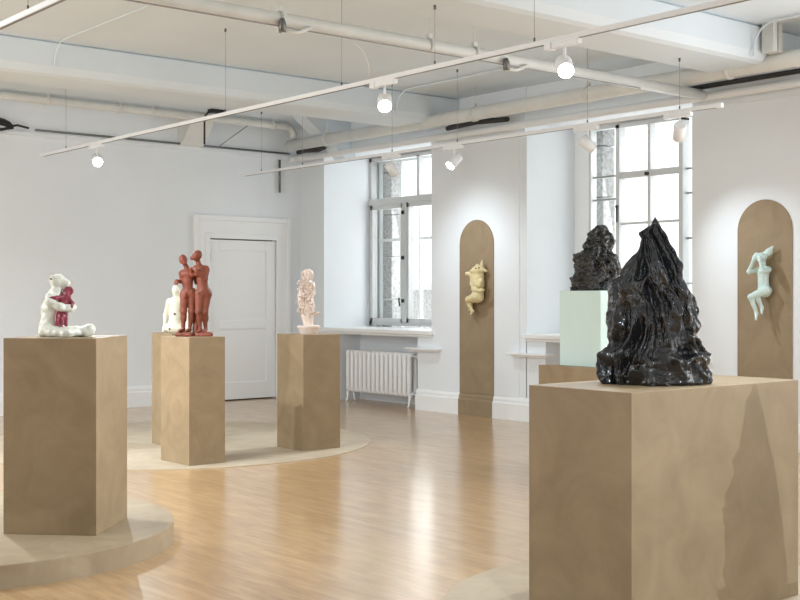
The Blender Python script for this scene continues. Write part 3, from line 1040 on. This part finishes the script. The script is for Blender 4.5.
right = [
    ('e', T(232, 84, -.005), (.037, .043, .046), (0, 14, 0)), ('c', T(214, 95, -.015), T(207, 100, -.02), .018, .013),
    ('e', T(205, 96, -.02), (.010, .009, .012), None), ('e', T(244, 78, .005), (.030, .036, .038), None),
    ('c', T(238, 112, .01), T(246, 142, .015), .021, .024),
    ('c', T(226, 158, .0), T(282, 160, .03), .030, .032),
    ('c', T(252, 172, .012), T(262, 225, .012), .052, .044), ('c', T(262, 225, .012), T(268, 285, .016), .044, .054),
    ('c', T(252, 300, .01), T(280, 300, .025), .046, .052),
    ('e', T(292, 300, .045), (.034, .04, .045), None),
    ('c', T(250, 310, -.005), T(246, 405, -.02), .043, .029), ('c', T(246, 405, -.02), T(252, 500, .01), .028, .015),
    ('e', T(250, 440, .0), (.026, .028, .045), None), ('c', T(252, 512, .005), T(246, 518, -.05), .018, .012),
    ('c', T(285, 310, .03), T(276, 410, .015), .045, .030), ('c', T(276, 410, .015), T(280, 500, .045), .029, .016),
    ('e', T(280, 440, .035), (.028, .030, .045), None), ('c', T(280, 512, .04), T(274, 518, -.02), .018, .012),
    ('c', T(288, 168, .02), T(284, 218, -.01), .026, .020), ('c', T(284, 218, -.01), T(244, 180, -.060), .019, .014),
    ('e', T(238, 172, -.066), (.017, .014, .02), None), ('c', T(236, 165, -.07), T(230, 152, -.072), .007, .006),
    ('c', T(242, 163, -.07), T(239, 150, -.072), .007, .006), ('c', T(231, 172, -.068), T(224, 164, -.07), .007, .006),
    ('c', T(224, 165, .0), T(210, 195, -.03), .024, .019), ('c', T(210, 195, -.03), T(206, 160, -.06), .017, .013),
    ('c', T(224, 300, .06), T(212, 280, .02), .02, .016),
    ('e', T(238, 190, -.035), (.022, .02, .022), None), ('e', T(264, 190, -.03), (.022, .02, .022), None),
]
sdf_mesh('right_figure', right, .0046, .014, M['terracotta'], couple, .0015, 50)
stump = [('c', T(224, 532, .06), T(224, 400, .07), .034, .026), ('e', T(224, 430, .06), (.03, .03, .05), None)]
clip_base(sdf_mesh('support_stump', stump, .005, .02, M['terracotta'], couple, .004, 40), couple)
for q in (T(247, 300, -.048), T(208, 288, -.03), T(250, 408, -.055)):
    MB().ball(q, .010, 2, (1, .6, 1)).build('dark_hole', M['hole'], couple, True)

# --- ivory seated figure seen from behind
K3 = 1 / (5.714 * 102.5)


def U(x, y, d=0):
    return ((x - 134) * K3, d, (531 - y) * K3)


seated = sculpture('seated_sculpture', 'ivory seated figure with small dark holes, half hidden behind the terracotta couple', (5.80, 10.43, 1.10))
pr_ = [
    ('e', U(120, 287, -.0), (.040, .044, .050), None), ('c', U(121, 310), U(122, 340), .026, .03),
    ('c', U(88, 350), U(158, 350), .032, .032), ('c', U(122, 365), U(118, 430), .062, .056), ('c', U(116, 430), U(114, 500), .056, .068),
    ('c', U(80, 358, 0), U(60, 430, .015), .028, .021), ('c', U(60, 430, .015), U(57, 505, -.02), .020, .015),
    ('c', U(57, 505, -.02), U(52, 524, -.05), .014, .011),
    ('c', U(165, 358, 0), U(185, 430, .015), .028, .021), ('c', U(185, 430, .015), U(188, 505, -.02), .020, .015),
    ('c', U(90, 505, 0), U(138, 505, 0), .05, .05), ('e', U(98, 505, -.01), (.055, .06, .045), None), ('e', U(135, 505, -.01), (.055, .06, .045), None),
    ('c', U(100, 515, .02), U(90, 512, .14), .045, .03), ('c', U(135, 515, .02), U(150, 512, .14), .045, .03),
]
clip_base(sdf_mesh('body', pr_, .005, .022, M['ceramic_ivory'], seated, .002, 40), seated)
for x, y, dd in ((107, 347, -.033), (120, 423, -.060), (93, 508, -.068)):
    MB().ball(U(x, y, dd), .012, 2, (1, .5, 1)).build('dark_hole', M['hole'], seated, True)

# --- encrusted pale statuette on a round dish
K4 = .001437


def V4(x, y, d=0):
    return ((x - 187) * K4, d, (523 - y) * K4)


stat = sculpture('encrusted_statuette', 'pale pinkish statuette encrusted with petals, standing on a round base', (6.645, 9.42, 1.095))
MB().lathe([(.078, 0), (.088, .012), (.096, .05), (.108, .064), (.108, .078), (.098, .084), (.05, .086)], 40).build('round_base', M['bisque'], stat, True)
rnd = random.Random(4)
pr_ = [
    ('e', V4(192, 128), (.042, .045, .05), None), ('e', V4(180, 112, .01), (.045, .045, .036), None), ('e', V4(160, 140, .02), (.03, .04, .045), None),
    ('c', V4(188, 158), V4(186, 180), .028, .03), ('c', V4(160, 198), V4(208, 196), .034, .030),
    ('c', V4(182, 205), V4(184, 255), .052, .043), ('c', V4(184, 255), V4(185, 330), .043, .060),
    ('c', V4(180, 330), V4(182, 400), .062, .055), ('c', V4(182, 400), V4(190, 478), .054, .038), ('c', V4(170, 395), V4(180, 480), .045, .03),
    ('c', V4(212, 200, -.01), V4(218, 255, -.03), .024, .02), ('c', V4(218, 255, -.03), V4(190, 290, -.07), .02, .016),
    ('c', V4(150, 205, 0), V4(138, 270, -.01), .03, .03), ('c', V4(138, 270, -.01), V4(140, 345, -.01), .034, .026),
    ('c', V4(205, 215, -.03), V4(236, 207, -.04), .014, .006), ('c', V4(222, 392, -.02), V4(258, 383, -.03), .016, .007),
    ('c', V4(236, 392, -.02), V4(250, 372, -.03), .010, .006), ('c', V4(140, 350, 0), V4(112, 372, 0), .012, .005),
    ('c', V4(190, 480, 0), V4(190, 470, 0), .04, .04),
]
sdf_mesh('figure', pr_, .0045, .014, M['bisque'], stat, .003, 60)
b = MB()
for i in range(300):
    y = rnd.uniform(110, 400)
    if rnd.random() < .6:
        x, dd = rnd.gauss(145, 14), rnd.gauss(-.02, .03)
    else:
        x, dd = rnd.uniform(150, 228), -.045 - rnd.random() * .02
    if y < 170:
        x = 178 + rnd.uniform(-26, 26)
        dd = rnd.uniform(-.04, .03)
    q = V4(x, y, dd)
    e_ = Vector(q) + Vector((rnd.gauss(-.004, .012), -abs(rnd.gauss(0, .012)), rnd.gauss(0, .012)))
    b.tube([q, (Vector(q) + e_) / 2, e_], [.006, rnd.uniform(.006, .012), .002], 5)
o = b.build('petals', M['bisque'], stat, True)
o['kind'] = 'stuff'

# --- cream animal-like figure hanging on the arch between the windows
K5 = 1 / (8 * 82.3)


def W5(x, y, d=0):
    return (((x - 185) * K5 - .6 * d) / .76, d, (300 - y) * K5)


HR = -PI / 2
hang = sculpture('hanging_figure', 'cream yellow curled figure with animal ears hanging on the tan arch between the windows', (XW - .095, 10.55, 1.565), HR)
pr_ = [
    ('e', W5(188, 160, -.02), (.066, .06, .054), (0, 18, 0)), ('c', W5(165, 165, -.04), W5(140, 172, -.06), .04, .026),
    ('c', W5(214, 140, 0), W5(221, 86, .01), .028, .008), ('c', W5(232, 165, .0), W5(262, 172, .02), .03, .010),
    ('e', W5(185, 122, -.04), (.016, .014, .016), None),
    ('c', W5(150, 190, 0), W5(112, 190, -.03), .026, .02), ('c', W5(112, 190, -.03), W5(92, 183, -.04), .020, .016), ('c', W5(100, 192, -.03), W5(88, 196, -.05), .012, .01),
    ('c', W5(185, 205, 0), W5(190, 260, 0), .076, .07), ('c', W5(190, 260, 0), W5(188, 320, 0), .07, .062),
    ('e', W5(200, 270, -.055), (.045, .03, .05), None), ('e', W5(170, 235, -.05), (.03, .02, .03), None), ('e', W5(215, 245, -.05), (.03, .02, .03), None),
    ('c', W5(140, 215, -.02), W5(142, 270, -.03), .032, .027), ('c', W5(142, 270, -.03), W5(155, 318, -.06), .027, .022),
    ('c', W5(155, 318, -.06), W5(215, 326, -.075), .022, .018), ('c', W5(215, 326, -.075), W5(242, 320, -.05), .018, .014),
    ('c', W5(190, 340, 0), W5(185, 375, -.01), .066, .075), ('c', W5(185, 375, -.03), W5(112, 395, -.05), .07, .040),
    ('c', W5(185, 380, .02), W5(125, 400, .03), .06, .036),
    ('c', W5(108, 400, -.05), W5(118, 445, -.03), .036, .024), ('c', W5(118, 445, -.03), W5(142, 492, -.02), .024, .015),
    ('c', W5(142, 492, -.02), W5(128, 512, -.05), .017, .010),
    ('c', W5(122, 405, .03), W5(118, 455, .03), .03, .022), ('c', W5(118, 455, .03), W5(128, 480, .02), .02, .014), ('c', W5(128, 480, .02), W5(105, 478, -.01), .015, .009),
]
sdf_mesh('body', pr_, .006, .022, M['cream_yellow'], hang, .004, 30)
for x, y in ((178, 150), (205, 146)):
    MB().ball(W5(x, y, -.074), .010, 2).build('eye', M['hole'], hang, True)

# --- pale blue figure covering its face, with a single long ear
K6 = 1 / (9.22 * 103.7)


def W6(x, y, d=0):
    return (((x - 190) * K6 - .5 * d) / .9, d, (420 - y) * K6)


def W63(x, y, d=0):     # same, read off in another enlargement
    return W6((730 + x / 3 - 740) * 9.22, (190 + y / 3 - 235) * 9.22, d)


fig2 = sculpture('hanging_figure', 'pale blue figure with one long ear, hands over its face, on the right arch', (XW - .085, 6.625, 1.605), HR)
pr_ = [
    ('e', W6(190, 208, -.03), (.058, .055, .046), (0, -12, 0)), ('e', W6(150, 178, -.03), (.022, .02, .018), None),
    ('c', W6(215, 195, -.01), W6(262, 160, .0), .03, .032), ('c', W6(262, 160, 0), W6(297, 112, .01), .032, .010),
    ('c', W6(205, 245, 0), W6(208, 295, 0), .030, .030),
    ('c', W6(178, 322, 0), W6(252, 318, 0), .034, .034), ('c', W6(212, 335, 0), W6(212, 420, 0), .058, .048), ('c', W6(212, 420, 0), W6(218, 510, 0), .048, .058),
    ('e', W6(225, 520, .01), (.062, .055, .055), None),
    # left arm
    ('c', W6(172, 322, -.02), W6(84, 338, -.09), .024, .020), ('c', W6(84, 338, -.09), W6(128, 228, -.085), .019, .014), ('e', W6(135, 215, -.08), (.022, .016, .026), None),
    # right arm
    ('c', W6(262, 320, -.01), W6(212, 335, -.10), .028, .022), ('c', W6(212, 335, -.10), W6(192, 245, -.10), .021, .015), ('e', W6(185, 222, -.09), (.022, .016, .028), None),
    ('c', W6(180, 205, -.09), W6(168, 188, -.085), .008, .006), ('c', W6(140, 200, -.085), W6(155, 188, -.085), .008, .006), ('c', W6(132, 198, -.085), W6(140, 180, -.08), .008, .006),
    # legs
    ('c', W63(108, 300, -.02), W63(64, 320, -.10), .046, .030), ('c', W63(64, 320, -.10), W63(80, 368, -.06), .028, .016), ('c', W63(80, 368, -.06), W63(80, 386, -.10), .017, .011),
    ('c', W63(110, 300, .02), W63(80, 314, -.06), .045, .029), ('c', W63(80, 314, -.06), W63(96, 352, -.03), .027, .016), ('c', W63(96, 352, -.03), W63(96, 368, -.06), .016, .010),
]
sdf_mesh('body', pr_, .0048, .014, M['mint_ceramic'], fig2, .0012, 40)


# --- the black glazed heaps
def heap(name, label, loc, prof, kx, top, mat, seed, mode, ydepth, parent_rz=VIEW_ROT, na=300, nzv=260):
    """prof: (height m, left x, right x) from base to peak"""
    hs = np.array([p[0] for p in prof])
    lf = np.array([p[1] for p in prof])
    rt = np.array([p[2] for p in prof])
    bm = bmesh.new()
    rings = []
    off = Vector((seed * 3.1, seed * 1.7, seed * .9))
    for i in range(nzv + 1):
        z = top * i / nzv
        l, r = np.interp(z, hs, lf), np.interp(z, hs, rt)
        cx_, rx = (l + r) / 2, (r - l) / 2
        ry = rx * ydepth
        ring = []
        for j in range(na):
            a = 2 * PI * j / na
            ca, sa = math.cos(a), math.sin(a)
            p = Vector((cx_ + rx * ca, ry * sa, z))
            sc = min(1, rx / .12)
            if mode == 'fold':
                sw = noise.noise(p * 3.0 + off) * 2.6 + z * 3.4
                q = Vector((math.cos(a + sw * .35) * 2.0, math.sin(a + sw * .35) * 2.0, z * 2.6 + .9 * noise.noise(p * 5 + off))) + off
                f1 = 1 - abs(noise.noise(q * 1.35)) * 2.4
                f2 = 1 - abs(noise.noise(q * 2.9 + off)) * 2.2
                f3 = noise.noise(p * 26 + off)
                f4 = noise.noise(p * 60 + off)
                dsp = (.042 * f1 + .012 * f2 + .020 * noise.noise(p * 10 + off) + .009 * f3 + .002 * f4) * sc - .042 * sc
                dsp -= .05 * sc * max(0, noise.noise(p * 6.5 + off * 2) - .2)
                dsp += .018 * math.exp(-((z - .13 - .03 * noise.noise(p * 4)) / .022) ** 2) * sc
            else:
                w = noise.noise_vector(p * 9 + off) * .03
                f1 = noise.noise((p + w) * 11 + off)
                f2 = 1 - abs(noise.noise((p + w) * 21 + off)) * 2.3
                f3 = noise.noise(p * 52 + off)
                dsp = (.024 * f1 + .018 * f2 + .008 * f3) * min(1, rx / .09) - .010
            nrm = Vector((ca / max(rx, .02), sa / max(ry, .02), .0)).normalized()
            nrm.z = .25 if mode == 'fold' else .4
            ring.append(bm.verts.new((p.x + nrm.x * dsp, p.y + nrm.y * dsp, max(0, z + (nrm.z * dsp if 0 < i else 0)))))
        rings.append(ring)
    for a, b2 in zip(rings, rings[1:]):
        for j in range(na):
            f = bm.faces.new((a[j], a[(j + 1) % na], b2[(j + 1) % na], b2[j]))
            f.smooth = True
    bm.faces.new(rings[0][::-1])
    tp = bm.verts.new((sum(v.co.x for v in rings[-1]) / na, 0, top + .006))
    for j in range(na):
        bm.faces.new((rings[-1][j], rings[-1][(j + 1) % na], tp)).smooth = True
    bmesh.ops.recalc_face_normals(bm, faces=bm.faces)
    me = bpy.data.meshes.new(name)
    bm.to_mesh(me)
    bm.free()
    me.materials.append(mat)
    o = bpy.data.objects.new(name, me)
    COL.objects.link(o)
    o.location = loc
    o.rotation_euler = (0, 0, parent_rz)
    return tag(o, label, 'sculpture')


k = 1 / (3.077 * 217)
P1 = [(556, 132, 462), (545, 121, 470), (525, 118, 462), (500, 124, 450), (478, 133, 444), (460, 142, 442), (440, 150, 447), (420, 153, 443), (380, 154, 437),
      (340, 152, 424), (300, 153, 416), (275, 156, 404), (260, 160, 396), (230, 184, 384), (200, 205, 377), (180, 222, 371), (150, 242, 358), (125, 250, 343),
      (110, 254, 334), (98, 246, 328), (90, 247, 322), (80, 262, 316), (66, 283, 312), (52, 290, 304), (44, 295, 299)]
P1 = [((556 - y) * k, (l - 297) * k, (r - 297) * k) for y, l, r in P1]
heap('black_sculpture', 'large glossy black cone of folded ceramic on the front right pedestal', (4.44, 3.52, 1.05), P1, k, P1[-1][0], M['glaze'], 1.3, 'fold', .72)
k = 1 / (7.066 * 123.5)
P2 = [(538, 42, 352), (520, 38, 362), (490, 44, 372), (450, 36, 378), (420, 55, 378), (400, 58, 378), (350, 60, 376), (320, 60, 373), (290, 66, 364), (272, 98, 335), (250, 128, 334),
      (220, 128, 345), (190, 140, 341), (160, 150, 312), (130, 155, 300), (110, 184, 298), (95, 195, 292), (82, 206, 286), (76, 215, 278)]
P2 = [((538 - y) * k, (l - 212) * k, (r - 212) * k) for y, l, r in P2]
heap('black_sculpture', 'smaller lumpy black ceramic heap on the pale mint block', (7.37, 6.44, 1.50), P2, k, P2[-1][0], M['glaze_rough'], 4.2, 'lump', .85, na=240, nzv=200)

# --- the neighbouring sculpture just outside the frame, whose shadow falls on the front pedestal
P3 = [(h_ * 1.17, l_ * .98, r_ * .98) for h_, l_, r_ in P1]
pedestal(4.95, 1.75, 5.49, 2.25, .0, .58, 'tan pedestal beyond the right edge of the view, beside the large front pedestal')
heap('black_sculpture', 'black pointed ceramic beyond the right edge, shadowing the front pedestal', (5.2, 2.0, .58), P3, 0, P3[-1][0], M['glaze'], 2.2, 'fold', .8, na=160, nzv=120)
